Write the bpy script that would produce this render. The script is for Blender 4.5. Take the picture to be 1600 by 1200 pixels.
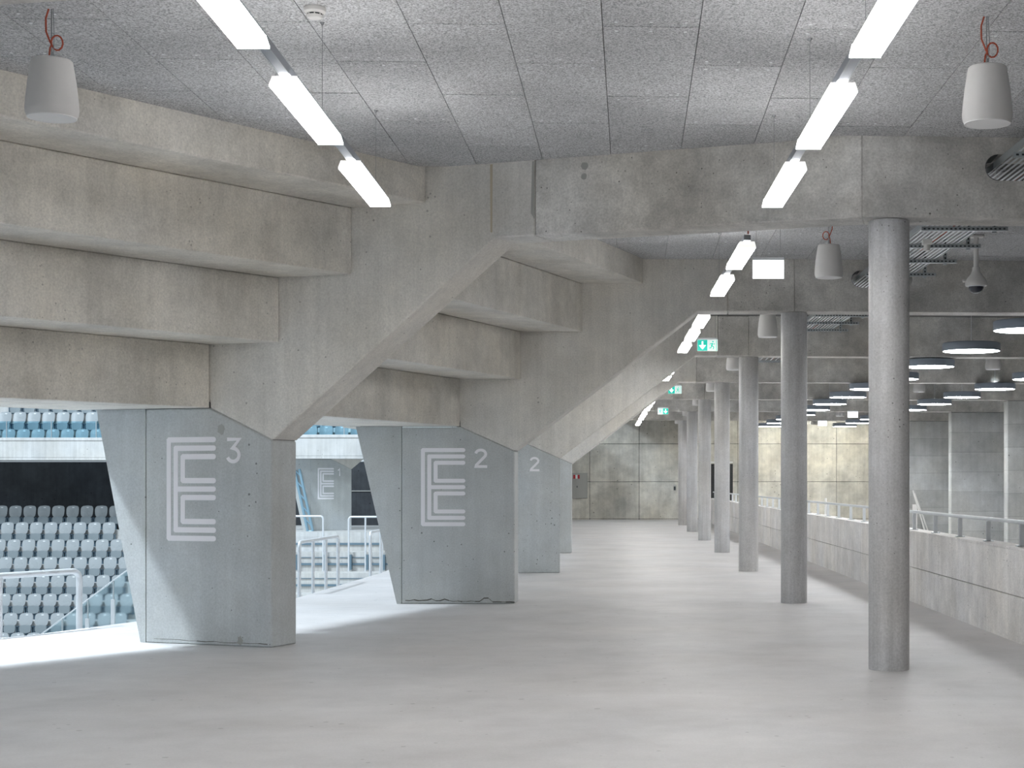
import bpy, bmesh, math, random
from mathutils import Vector, Matrix
random.seed(7)
for o in list(bpy.data.objects): bpy.data.objects.remove(o)
scene = bpy.context.scene
COL = scene.collection

# ------------------------------------------------------------------ camera
F, CX, CY, H = 2500.0, 1107.0, 752.0, 1.571     # focal length and principal point in pixels of 1600x1200, eye height
cam = bpy.data.cameras.new('camera')
cam.sensor_width = 36.0
cam.lens = 36.0 * F / 1600
cam.shift_x = -(CX - 800) / 1600
cam.shift_y = (CY - 600) / 1600
cam.clip_end = 300
camo = bpy.data.objects.new('camera', cam)
camo.location = (0, 0, H)
camo.rotation_euler = (math.pi / 2, 0, 0)
COL.objects.link(camo)
scene.camera = camo

# ------------------------------------------------------------------ world, arena floodlights, exposure
w = bpy.data.worlds.new('world'); scene.world = w; w.use_nodes = True
bg = w.node_tree.nodes['Background']
bg.inputs[0].default_value = (0.76, 0.89, 1.0, 1)
bg.inputs[1].default_value = 0.64
vs = scene.view_settings
vs.view_transform = 'Standard'; vs.look = 'None'; vs.exposure = 0.30; vs.gamma = 1.0
vs.use_curve_mapping = False
scene.cycles.diffuse_bounces = 8

def flood(loc, target, size, power, col=(0.80, 0.91, 1.0), spread=180):
    l = bpy.data.lights.new('arena_floodlight', 'AREA'); l.shape = 'SQUARE'; l.size = size
    l.energy = power; l.color = col; l.spread = math.radians(spread)
    o = bpy.data.objects.new('arena_floodlight', l); COL.objects.link(o)
    o.location = loc
    o.rotation_euler = (Vector(target) - Vector(loc)).to_track_quat('-Z', 'Y').to_euler()
    return o
flood((-18.05, 13.3, 16), (-6.4, 14.2, 0), 1.0, 200, spread=36)
flood((-14.0, 21.5, 16), (-5.5, 22, 0), 1.6, 2600)
flood((-20.0, 38.0, 16), (-18, 53, 0), 3.0, 3800)

# ------------------------------------------------------------------ materials
MATS = {}
def nodes_of(name):
    m = bpy.data.materials.new(name); m.use_nodes = True
    nt = m.node_tree; b = nt.nodes['Principled BSDF']
    return m, nt, b
def plain(name, col, rough=0.5, metal=0.0, emit=None, es=0.0, trans=0.0, spec=0.5, var=0.0, scale=8.0):
    m, nt, b = nodes_of(name)
    b.inputs['Base Color'].default_value = (*col, 1); b.inputs['Roughness'].default_value = rough
    b.inputs['Metallic'].default_value = metal; b.inputs['Specular IOR Level'].default_value = spec
    if emit: b.inputs['Emission Color'].default_value = (*emit, 1); b.inputs['Emission Strength'].default_value = es
    if trans: b.inputs['Transmission Weight'].default_value = trans; b.inputs['IOR'].default_value = 1.1
    if var:
        g = nt.nodes.new('ShaderNodeNewGeometry'); n = nt.nodes.new('ShaderNodeTexNoise'); n.inputs['Scale'].default_value = scale
        n.inputs['Detail'].default_value = 4
        nt.links.new(g.outputs['Position'], n.inputs['Vector'])
        r = nt.nodes.new('ShaderNodeMapRange'); r.inputs[3].default_value = rough - var; r.inputs[4].default_value = rough + var
        nt.links.new(n.outputs['Fac'], r.inputs[0]); nt.links.new(r.outputs[0], b.inputs['Roughness'])
        mx = nt.nodes.new('ShaderNodeMix'); mx.data_type = 'RGBA'
        mx.inputs[6].default_value = (*[c * (1 - var * .6) for c in col], 1); mx.inputs[7].default_value = (*[min(1, c * (1 + var * .6)) for c in col], 1)
        nt.links.new(n.outputs['Fac'], mx.inputs[0]); nt.links.new(mx.outputs[2], b.inputs['Base Color'])
    MATS[name] = m
    return m
def concrete(name, col, warm=(1.0, 0.97, 0.92), blot=0.25, streak=0.15, pores=0.6, rough=0.72, bump=0.15,
             pore_scale=7.0, piece=0.0, boards=0.0, blot_scale=0.9, fine=0.12, spec=0.3):
    m, nt, b = nodes_of(name); L = nt.links.new; N = nt.nodes.new
    g = N('ShaderNodeNewGeometry'); pos = g.outputs['Position']
    def mapping(s):
        mp = N('ShaderNodeMapping'); mp.inputs['Scale'].default_value = s; L(pos, mp.inputs['Vector']); return mp.outputs[0]
    def noise(vec, scale, detail=5, rgh=0.6):
        n = N('ShaderNodeTexNoise'); n.inputs['Scale'].default_value = scale; n.inputs['Detail'].default_value = detail
        n.inputs['Roughness'].default_value = rgh; L(vec, n.inputs['Vector']); return n.outputs['Fac']
    def math_(op, a, c, clamp=False):
        n = N('ShaderNodeMath'); n.operation = op; n.use_clamp = clamp
        for i, v in enumerate((a, c)):
            if isinstance(v, (int, float)): n.inputs[i].default_value = v
            else: L(v, n.inputs[i])
        return n.outputs[0]
    def rng(v, a, b_, c, d):
        n = N('ShaderNodeMapRange'); L(v, n.inputs[0])
        for i, x in enumerate((a, b_, c, d)): n.inputs[i + 1].default_value = x
        return n.outputs[0]
    big = rng(noise(pos, blot_scale, 6, .62), .32, .68, 1 - blot, 1 + blot)
    mid = rng(noise(pos, blot_scale * 5.3, 5, .6), .3, .7, 1 - blot * .35, 1 + blot * .35)
    st = rng(noise(mapping((5, 5, .22)), 1.6, 5, .65), .35, .65, 1 - streak, 1 + streak)
    fn = rng(noise(pos, 55, 3, .7), .3, .7, 1 - fine, 1 + fine)
    val = math_('MULTIPLY', math_('MULTIPLY', big, mid), math_('MULTIPLY', st, fn))
    v = N('ShaderNodeTexVoronoi'); v.inputs['Scale'].default_value = pore_scale * 2.3; L(pos, v.inputs['Vector'])
    pd = v.outputs['Distance']
    thr = rng(noise(pos, 1.7, 3), .34, .72, 0.0, .17)
    sc_ = N('ShaderNodeSeparateColor'); L(v.outputs['Color'], sc_.inputs[0])
    pm = math_('MULTIPLY', math_('LESS_THAN', pd, thr), math_('GREATER_THAN', sc_.outputs[0], .45))
    val = math_('MULTIPLY', val, math_('SUBTRACT', 1.0, math_('MULTIPLY', pm, pores)))
    if boards:
        sp = N('ShaderNodeSeparateXYZ'); L(pos, sp.inputs[0])
        fr = math_('FRACT', math_('MULTIPLY', sp.outputs[2], 1.0 / boards), 0)
        ln = math_('LESS_THAN', fr, .018)
        tone = N('ShaderNodeTexWhiteNoise'); tone.noise_dimensions = '1D'
        L(math_('FLOOR', math_('MULTIPLY', sp.outputs[2], 1.0 / boards), 0), tone.inputs['W'])
        val = math_('MULTIPLY', val, rng(tone.outputs['Value'], 0, 1, .92, 1.08))
        val = math_('MULTIPLY', val, math_('SUBTRACT', 1.0, math_('MULTIPLY', ln, .35)))
    if piece:
        oi = N('ShaderNodeObjectInfo')
        val = math_('MULTIPLY', val, rng(oi.outputs['Random'], 0, 1, 1 - piece, 1 + piece))
    tint = N('ShaderNodeMix'); tint.data_type = 'RGBA'
    L(rng(noise(pos, .55, 4), .35, .65, 0, 1), tint.inputs[0])
    tint.inputs[6].default_value = (*col, 1)
    tint.inputs[7].default_value = (*[c * k for c, k in zip(col, warm)], 1)
    mul = N('ShaderNodeVectorMath'); mul.operation = 'SCALE'
    L(tint.outputs[2], mul.inputs[0]); L(val, mul.inputs['Scale'])
    L(mul.outputs[0], b.inputs['Base Color'])
    L(rng(val, .6, 1.4, rough + .08, rough - .08), b.inputs['Roughness'])
    b.inputs['Specular IOR Level'].default_value = spec
    if bump:
        bp = N('ShaderNodeBump'); bp.inputs['Strength'].default_value = bump; bp.inputs['Distance'].default_value = .01
        L(val, bp.inputs['Height']); L(bp.outputs[0], b.inputs['Normal'])
    MATS[name] = m
    return m
def woodwool():
    m, nt, b = nodes_of('wood_wool_board'); L = nt.links.new; N = nt.nodes.new
    g = N('ShaderNodeNewGeometry'); n = N('ShaderNodeTexNoise'); n.inputs['Scale'].default_value = 85; n.inputs['Detail'].default_value = 4
    n.inputs['Roughness'].default_value = .75; L(g.outputs['Position'], n.inputs['Vector'])
    n2 = N('ShaderNodeTexNoise'); n2.inputs['Scale'].default_value = 1.1; n2.inputs['Detail'].default_value = 4; L(g.outputs['Position'], n2.inputs['Vector'])
    r = N('ShaderNodeValToRGB'); r.color_ramp.elements[0].position = .39; r.color_ramp.elements[0].color = (.235, .238, .245, 1)
    r.color_ramp.elements[1].position = .57; r.color_ramp.elements[1].color = (.67, .675, .685, 1); L(n.outputs['Fac'], r.inputs[0])
    oi = N('ShaderNodeObjectInfo'); mr = N('ShaderNodeMapRange'); mr.inputs[3].default_value = .93; mr.inputs[4].default_value = 1.06; L(oi.outputs['Random'], mr.inputs[0])
    mr2 = N('ShaderNodeMapRange'); mr2.inputs[1].default_value = .3; mr2.inputs[2].default_value = .7; mr2.inputs[3].default_value = .9; mr2.inputs[4].default_value = 1.1; L(n2.outputs['Fac'], mr2.inputs[0])
    mm = N('ShaderNodeMath'); mm.operation = 'MULTIPLY'; L(mr.outputs[0], mm.inputs[0]); L(mr2.outputs[0], mm.inputs[1])
    sc = N('ShaderNodeVectorMath'); sc.operation = 'SCALE'; L(r.outputs[0], sc.inputs[0]); L(mm.outputs[0], sc.inputs['Scale']); L(sc.outputs[0], b.inputs['Base Color'])
    b.inputs['Roughness'].default_value = .95; b.inputs['Specular IOR Level'].default_value = .1
    bp = N('ShaderNodeBump'); bp.inputs['Strength'].default_value = .35; bp.inputs['Distance'].default_value = .006; L(n.outputs['Fac'], bp.inputs['Height']); L(bp.outputs[0], b.inputs['Normal'])
    MATS['board'] = m
woodwool()
concrete('floor_c', (.575, .568, .575), blot=.10, streak=0, pores=.25, rough=.50, bump=.05, pore_scale=3, blot_scale=.8, fine=.05, spec=.4, warm=(1, .985, .97))
concrete('pier_c', (.50, .53, .545), blot=.10, streak=.04, pores=.6, rough=.6, pore_scale=5.5, fine=.11, bump=.06)
concrete('raker_c', (.68, .672, .65), blot=.13, streak=.06, pores=.4, rough=.65, pore_scale=5.0, fine=.13, bump=.08)
concrete('beam_c', (.56, .555, .54), blot=.30, streak=.04, pores=.7, rough=.7, pore_scale=8, fine=.17, bump=.12, blot_scale=1.3)
concrete('tier_c', (.67, .655, .62), blot=.16, streak=.05, pores=.35, rough=.68, pore_scale=7, fine=.15, bump=.10, blot_scale=1.6)
concrete('column_c', (.53, .535, .55), blot=.12, streak=.13, pores=.6, rough=.5, pore_scale=9, fine=.14, bump=.08)
concrete('parapet_c', (.76, .75, .75), blot=.15, streak=.06, pores=.6, rough=.7, pore_scale=8, fine=.14, piece=.05, blot_scale=1.8)
concrete('wall_c', (.60, .59, .55), blot=.30, streak=.08, pores=.6, rough=.75, pore_scale=2.5, fine=.08, piece=.08, blot_scale=.8)
concrete('fin_c', (.46, .475, .48), blot=.22, streak=.05, pores=.6, rough=.75, pore_scale=3, fine=.1, boards=.62, blot_scale=.7)
concrete('stand_c', (.54, .55, .555), blot=.10, streak=.10, pores=.3, rough=.7, pore_scale=3, fine=.05)
concrete('dark_c', (.045, .05, .058), blot=.25, streak=.1, pores=.5, rough=.8, pore_scale=2, fine=.1)
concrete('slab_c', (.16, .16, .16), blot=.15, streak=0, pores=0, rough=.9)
plain('stain', (.36, .36, .345), .8)
plain('stain_tan', (.47, .41, .31), .8)
plain('crack', (.10, .095, .08), .9)
plain('galv', (.50, .54, .56), .38, .85, var=.12, scale=14)
plain('galv_light', (.72, .75, .78), .40, .35, var=.10, scale=14)
plain('steel', (.55, .60, .64), .3, .9, var=.08, scale=20)
plain('rail_alu', (.42, .45, .50), .35, .9, var=.05)
plain('cable_red', (.42, .07, .03), .5)
plain('wire', (.30, .31, .32), .4, .7)
plain('white_plastic', (.74, .73, .71), .5, var=.04, scale=30)
plain('speaker_shell', (.66, .65, .64), .55, var=.04, scale=30)
plain('grille', (.80, .80, .80), .6, var=.05, scale=120)
plain('dark_slot', (.03, .035, .04), .7)
plain('lamp_ring', (.30, .35, .42), .45, .2, var=.04)
plain('lens_linear', (.9, .9, .9), .4, emit=(1.0, .985, .965), es=24.0)
plain('lens_side', (.9, .9, .9), .4, emit=(1.0, .985, .965), es=9.0)
plain('lens_wall', (.9, .9, .9), .4, emit=(1.0, .98, .86), es=40.0)
plain('lens_frame', (.85, .85, .85), .4, emit=(1.0, .98, .95), es=.7)
plain('lens_disc', (.9, .9, .9), .4, emit=(.96, .985, 1.0), es=34.0)
plain('sign_white', (.85, .87, .9), .4, emit=(.95, .98, 1.0), es=1.3)
plain('sign_pale', (.80, .88, .86), .4, emit=(.80, .95, .90), es=.45)
plain('sign_green', (.0, .42, .33), .4, emit=(.0, .62, .48), es=.55)
plain('paint_white', (.86, .85, .88), .6, var=.05, scale=9)
plain('seat_shell', (.37, .40, .415), .28, var=.06, scale=3)
plain('seat_pan', (.24, .28, .30), .35, var=.06, scale=3)
plain('seat_bracket', (.10, .16, .21), .4, .3)
plain('plate', (.85, .87, .88), .4)
plain('glass_blue', (.50, .76, .88), .05, trans=1.0)
plain('glass', (.80, .93, .97), .05, trans=1.0)
plain('dome_glass', (.03, .035, .05), .06, spec=.8)
plain('cabinet', (.40, .40, .38), .45, var=.03)
plain('red', (.45, .02, .03), .5)
plain('door_dark', (.012, .013, .015), .35)
plain('blue_steel', (.17, .25, .31), .4, .5)
plain('truss_blue', (.24, .38, .47), .45, .3)

# ------------------------------------------------------------------ helpers
def thing(name, label, cat, loc=(0, 0, 0), group=None, rot=None):
    o = bpy.data.objects.new(name, None); COL.objects.link(o); o.empty_display_size = .1
    o.location = loc
    if rot: o.rotation_euler = rot
    o['label'] = label; o['category'] = cat
    if group: o['group'] = group
    return o
def tag(o, label, cat, group=None):
    o['label'] = label; o['category'] = cat
    if group: o['group'] = group
    return o
class MB:
    def __init__(s): s.v = []; s.f = []
    def add(s, vs_, fs):
        n = len(s.v); s.v += [tuple(v) for v in vs_]; s.f += [tuple(i + n for i in f) for f in fs]; return s
    def prism(s, bottom, top):
        n = len(bottom)
        return s.add(list(bottom) + list(top), [tuple(range(n))[::-1], tuple(range(n, 2 * n))] + [(i, (i + 1) % n, (i + 1) % n + n, i + n) for i in range(n)])
    def plan(s, poly, z0, z1):
        return s.prism([(x, y, z0) for x, y in poly], [(x, y, z1) for x, y in poly])
    def box(s, x0, x1, y0, y1, z0, z1):
        return s.plan([(x0, y0), (x1, y0), (x1, y1), (x0, y1)], z0, z1)
    def obox(s, a, b, wd, z0, z1):          # a box along a plan segment
        d = (Vector(b) - Vector(a)).normalized(); n = Vector((-d.y, d.x)) * wd / 2
        a = Vector(a); b = Vector(b)
        return s.plan([tuple(a - n), tuple(b - n), tuple(b + n), tuple(a + n)], z0, z1)
    def tube(s, pts, r, n=8, closed=False):
        pts = [Vector(p) for p in pts]; rings = []
        up = Vector((0, 0, 1)); prev = None
        for i, p in enumerate(pts):
            t = (pts[min(i + 1, len(pts) - 1)] - pts[max(i - 1, 0)]).normalized()
            if prev is None:
                a = t.cross(up)
                if a.length < .05: a = t.cross(Vector((1, 0, 0)))
            else: a = prev - t * prev.dot(t)
            a.normalize(); prev = a; b = t.cross(a)
            rings.append([p + (a * math.cos(2 * math.pi * k / n) + b * math.sin(2 * math.pi * k / n)) * r for k in range(n)])
        base = len(s.v)
        vs_ = [v for rg in rings for v in rg]; fs = []
        for i in range(len(rings) - 1):
            for k in range(n):
                fs.append((i * n + k, i * n + (k + 1) % n, (i + 1) * n + (k + 1) % n, (i + 1) * n + k))
        fs.append(tuple(range(n))[::-1]); fs.append(tuple(range((len(rings) - 1) * n, len(rings) * n)))
        return s.add(vs_, fs)
    def lathe(s, prof, c=(0, 0, 0), n=32, caps=True):
        vs_ = []; fs = []
        for r, z in prof:
            vs_ += [(c[0] + r * math.cos(2 * math.pi * k / n), c[1] + r * math.sin(2 * math.pi * k / n), c[2] + z) for k in range(n)]
        for i in range(len(prof) - 1):
            for k in range(n):
                fs.append((i * n + k, i * n + (k + 1) % n, (i + 1) * n + (k + 1) % n, (i + 1) * n + k))
        if caps: fs.append(tuple(range(n))[::-1]); fs.append(tuple(range((len(prof) - 1) * n, len(prof) * n)))
        return s.add(vs_, fs)
    def mesh(s, name, off=(0, 0, 0), smooth=False):
        me = bpy.data.meshes.new(name)
        me.from_pydata([(x - off[0], y - off[1], z - off[2]) for x, y, z in s.v], [], s.f)
        bm = bmesh.new(); bm.from_mesh(me); bmesh.ops.recalc_face_normals(bm, faces=bm.faces[:]); bm.to_mesh(me); bm.free()
        if smooth:
            me.polygons.foreach_set('use_smooth', [True] * len(me.polygons))
            try: me.set_sharp_from_angle(angle=math.radians(38))
            except Exception: pass
        return me
    def build(s, name, mat, parent=None, smooth=False, bevel=0, origin=None, local=False):
        off = (0, 0, 0)
        if not local:
            if parent is not None:
                q = parent; off = Vector((0, 0, 0))
                while q is not None: off = off + q.location; q = q.parent
            elif origin is not None: off = origin
        me = s.mesh(name, off, smooth); me.materials.append(MATS[mat])
        o = bpy.data.objects.new(name, me); COL.objects.link(o)
        if parent is not None: o.parent = parent
        elif origin is not None: o.location = origin
        if bevel:
            b = o.modifiers.new('bevel', 'BEVEL'); b.width = bevel; b.segments = 1; b.limit_method = 'ANGLE'; b.angle_limit = math.radians(40)
        return o
def inst(name, me, parent, loc=(0, 0, 0), rot=None):
    o = bpy.data.objects.new(name, me); COL.objects.link(o); o.parent = parent; o.location = loc
    if rot: o.rotation_euler = rot
    return o
def structure(o): o['kind'] = 'structure'; return o
ORD = ['first', 'second', 'third', 'fourth', 'fifth', 'sixth', 'seventh', 'eighth', 'ninth', 'tenth', 'eleventh', 'twelfth', 'thirteenth', 'fourteenth', 'fifteenth', 'sixteenth']
def bool_cut(o, cutters):
    for c in cutters:
        m = o.modifiers.new('cut', 'BOOLEAN'); m.object = c; m.operation = 'DIFFERENCE'; m.solver = 'EXACT'
    dg = bpy.context.evaluated_depsgraph_get(); dg.update()
    me = bpy.data.meshes.new_from_object(o.evaluated_get(dg))
    o.modifiers.clear(); o.data = me
    for c in cutters: bpy.data.objects.remove(c)

# ------------------------------------------------------------------ layout of the place
ZB, ZC = 3.75, 4.417                       # beam underside, ceiling
STEP = 7.3125
def col_x(d): return 2.239 - .0552 * d
ER = Vector((1, .0552)).normalized()       # direction of the beams to the right of the columns
NR = Vector((-ER.y, ER.x))
PIERS = [(-8.6, 8.0), (-4.12, 15.105), (-2.486, 20.51), (-2.555, 27.5), (-3.0, 35.0), (-3.65, 42.0), (-4.37, 49.1), (-5.1, 56.2)]
FR = []
for k, o in enumerate(PIERS):
    df = 13.2 + STEP * (k - 1)
    K = Vector((col_x(df), df))
    if k == 1: K = K - ER * .24
    O = Vector(o); e = (K - O).normalized(); n = Vector((-e.y, e.x))
    FR.append(dict(O=O, e=e, n=n, K=K, L=(K - O).length, df=df))
T = .40
def fp(f, p, t=0.0): return f['O'] + f['e'] * p + f['n'] * t
def face_prism(f, poly, t0=0.0, t1=T):
    m = MB(); a = []; b = []
    for p, z in poly:
        q = fp(f, p, t0); r = fp(f, p, t1); a.append((q.x, q.y, z)); b.append((r.x, r.y, z))
    return m.prism(a, b)
P1, P2, P3, P4, P5 = 1.649, .87, .08, -.70, -2.035
Z1, Z2, Z3, Z4 = 4.10, 3.488, 2.882, 2.276
PIER_A = [(-1.51, 0), (-1.4508, 0), (-1.4508, Z4 - .003), (P5, Z4 - .003)]
PIER_B = [(-1.4492, 0), (0, 0), (0, 1.959), (P4, Z4 - .003), (-1.4492, Z4 - .003)]
G_ = .11      # the raker runs on behind the tier slabs
RAKER = [(P4, Z4 - .001), (0, 1.9615), (2.35, ZB), (2.735, ZB), (2.735, ZC + .03), (P1 - G_, ZC + .03), (P1 - G_, Z1 + G_), (P2 - G_, Z1 + G_), (P2 - G_, Z2 + G_), (P3 - G_, Z2 + G_), (P3 - G_, Z3 + G_), (P4 - G_, Z3 + G_), (P4 - G_, Z4 + .06), (P4, Z4 + .06)]

# ------------------------------------------------------------------ floor, ceiling slab, walls
edge = [fp(f, -3.05, .2) for f in FR]
edge = [Vector((-17.0, -22)), Vector((-12.5, -4))] + edge
def par_x(d): return 4.02 - .0655 * d
DB = 65.5
poly = [(v.x, v.y) for v in edge] + [(-8.6, DB), (par_x(DB), DB), (par_x(-22), -22)]
fl = MB().plan(poly, -.3, 0).build('floor', 'floor_c'); structure(fl)
void = MB().plan([(par_x(-22) + .26, -22), (14.5, -22), (9.5, 61), (par_x(61) + .26, 61)], -.9, -.6).build('floor_lower', 'floor_c'); structure(void)
landing = MB().plan([(par_x(61.02) + .26, 61.02), (9.5, 61.02), (9.3, DB), (par_x(DB) + .26, DB)], -.9, 0).build('floor_landing', 'floor_c'); structure(landing)
afl = MB().box(-45, -12, -22, 62, -7.3, -7.0).build('floor_arena', 'stand_c'); structure(afl)
cl = [fp(f, 1.66, .2) for f in FR]
cl = [Vector((-14.0, -22)), Vector((-9.6, -4))] + cl
cpoly = [(v.x, v.y) for v in cl] + [(-4.2, DB), (9.5, DB), (14.6, -22)]
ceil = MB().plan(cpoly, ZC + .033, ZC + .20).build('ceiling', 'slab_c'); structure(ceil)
# far wall of cast panels
wb = MB().box(-9.0, 10.2, DB + .06, DB + .4, -.9, ZC + .2).build('wall_back', 'dark_c'); structure(wb)
zs = [-.6, .03, 1.55, 3.10, 4.45]
xs = [-8.9 + 2.02 * i for i in range(10)]
for i in range(len(xs) - 1):
    for j in range(len(zs) - 1):
        MB().box(xs[i] + .007, xs[i + 1] - .007, DB, DB + .055, zs[j] + .007, zs[j + 1] - .007).build('wall_panel', 'wall_c', wb, bevel=.01)
wr = MB().plan([(14.55, -22.2), (14.95, -22.2), (10.0, DB + .06), (9.6, DB + .06)], -.9, ZC + .2).build('wall_right', 'fin_c'); structure(wr)
f7 = FR[7]; a7 = fp(f7, -.9, T + .01); b7 = fp(f7, -.6, T + .01)
wl = MB().plan([tuple(a7), tuple(b7), (b7.x - .4, DB - .01), (a7.x - .4, DB - .01)], 0, ZC + .03).build('wall_light_block', 'wall_c'); structure(wl)  # unseen wall added to shut arena light off the back wall
wf = MB().box(-17.5, 15, -22.4, -22.02, -.9, ZC + .2).build('wall_front', 'wall_c'); structure(wf)

# ------------------------------------------------------------------ wood-wool ceiling boards
VD = Vector((-.048, 1)).normalized(); UD = Vector((VD.y, -VD.x))
def clip(poly, a, b, c):                   # keep a*x+b*y<=c
    out = []
    for i in range(len(poly)):
        p, q = poly[i], poly[(i + 1) % len(poly)]
        dp, dq = a * p[0] + b * p[1] - c, a * q[0] + b * q[1] - c
        if dp <= 0: out.append(p)
        if dp * dq < 0:
            t = dp / (dp - dq); out.append((p[0] + (q[0] - p[0]) * t, p[1] + (q[1] - p[1]) * t))
    return out
def halfplane(pt, direc, keep):            # line through pt along direc, keep the side holding keep
    n = Vector((-direc.y, direc.x)); c = n.dot(pt)
    if n.dot(keep) > c: n = -n; c = -c
    return n.x, n.y, c
SCREWS = MB()
def boards(fa, fb, dmin, dmax, qmin, qmax):
    inner = (fa['K'] + fb['K']) / 2
    ra, rb = fp(fa, P1 + .004, T), fp(fb, P1 + .004, 0)
    hp_riser = halfplane(ra, (rb - ra), inner)
    kb = fa['K'] + fa['n'] * (T + .004)
    n0 = int(math.floor((qmin - .424) / .606)); n1 = int(math.ceil((qmax - .424) / .606))
    for n in range(n0, n1):
        q0 = .424 + .606 * n; off = 10.03 if n % 2 else 10.94
        for m in range(-12, 12):
            d0 = off + 1.82 * m; d1 = d0 + 1.82
            if d1 < dmin or d0 > dmax: continue
            g = .0026
            base = Vector((0, 0))
            def pt(q, d): v = UD * (q * UD.x) + VD * d; return (v.x, v.y)
            gd = .0065
            rect = [pt(q0 + g, d0 + gd), pt(q0 + .606 - g, d0 + gd), pt(q0 + .606 - g, d1 - gd), pt(q0 + g, d1 - gd)]
            cxm = sum(p[0] for p in rect) / 4
            hb = halfplane(fb['O'] - fb['n'] * .004, fb['e'], inner) if cxm < fb['K'].x else halfplane(fb['K'] - NR * .004, ER, inner)
            ha = halfplane(fa['O'] + fa['n'] * (T + .004), fa['e'], inner) if cxm < fa['K'].x else halfplane(fa['K'] + NR * (T + .004), ER, inner)
            pl = rect
            for h in (hp_riser, hb, ha):
                pl = clip(pl, *h)
                if len(pl) < 3: break
            if len(pl) < 3: continue
            ar = abs(sum(pl[i][0] * pl[(i + 1) % len(pl)][1] - pl[(i + 1) % len(pl)][0] * pl[i][1] for i in range(len(pl)))) / 2
            if ar < .01: continue
            dz = random.uniform(0, .002)
            if len(pl) == 4 and ar > 1.0:
                for qq in (.085, .303, .521):
                    for dd in (d0 + .10, d1 - .10):
                        c_ = pt(q0 + qq, dd); SCREWS.plan([(c_[0] + .011 * math.cos(k_ * math.pi / 4), c_[1] + .011 * math.sin(k_ * math.pi / 4)) for k_ in range(8)], ZC - .0012, ZC + .004)
            MB().plan(pl, ZC + dz, ZC + .031).build('ceiling_panel', 'board', ceil)
boards(FR[0], FR[1], 6.4, 15, -6.5, 4.9)
boards(FR[1], FR[2], 15.5, 21.5, -2.4, 5.2)
sw_ = SCREWS.build('screw_heads', 'plate', ceil); sw_['kind'] = 'stuff'

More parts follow.
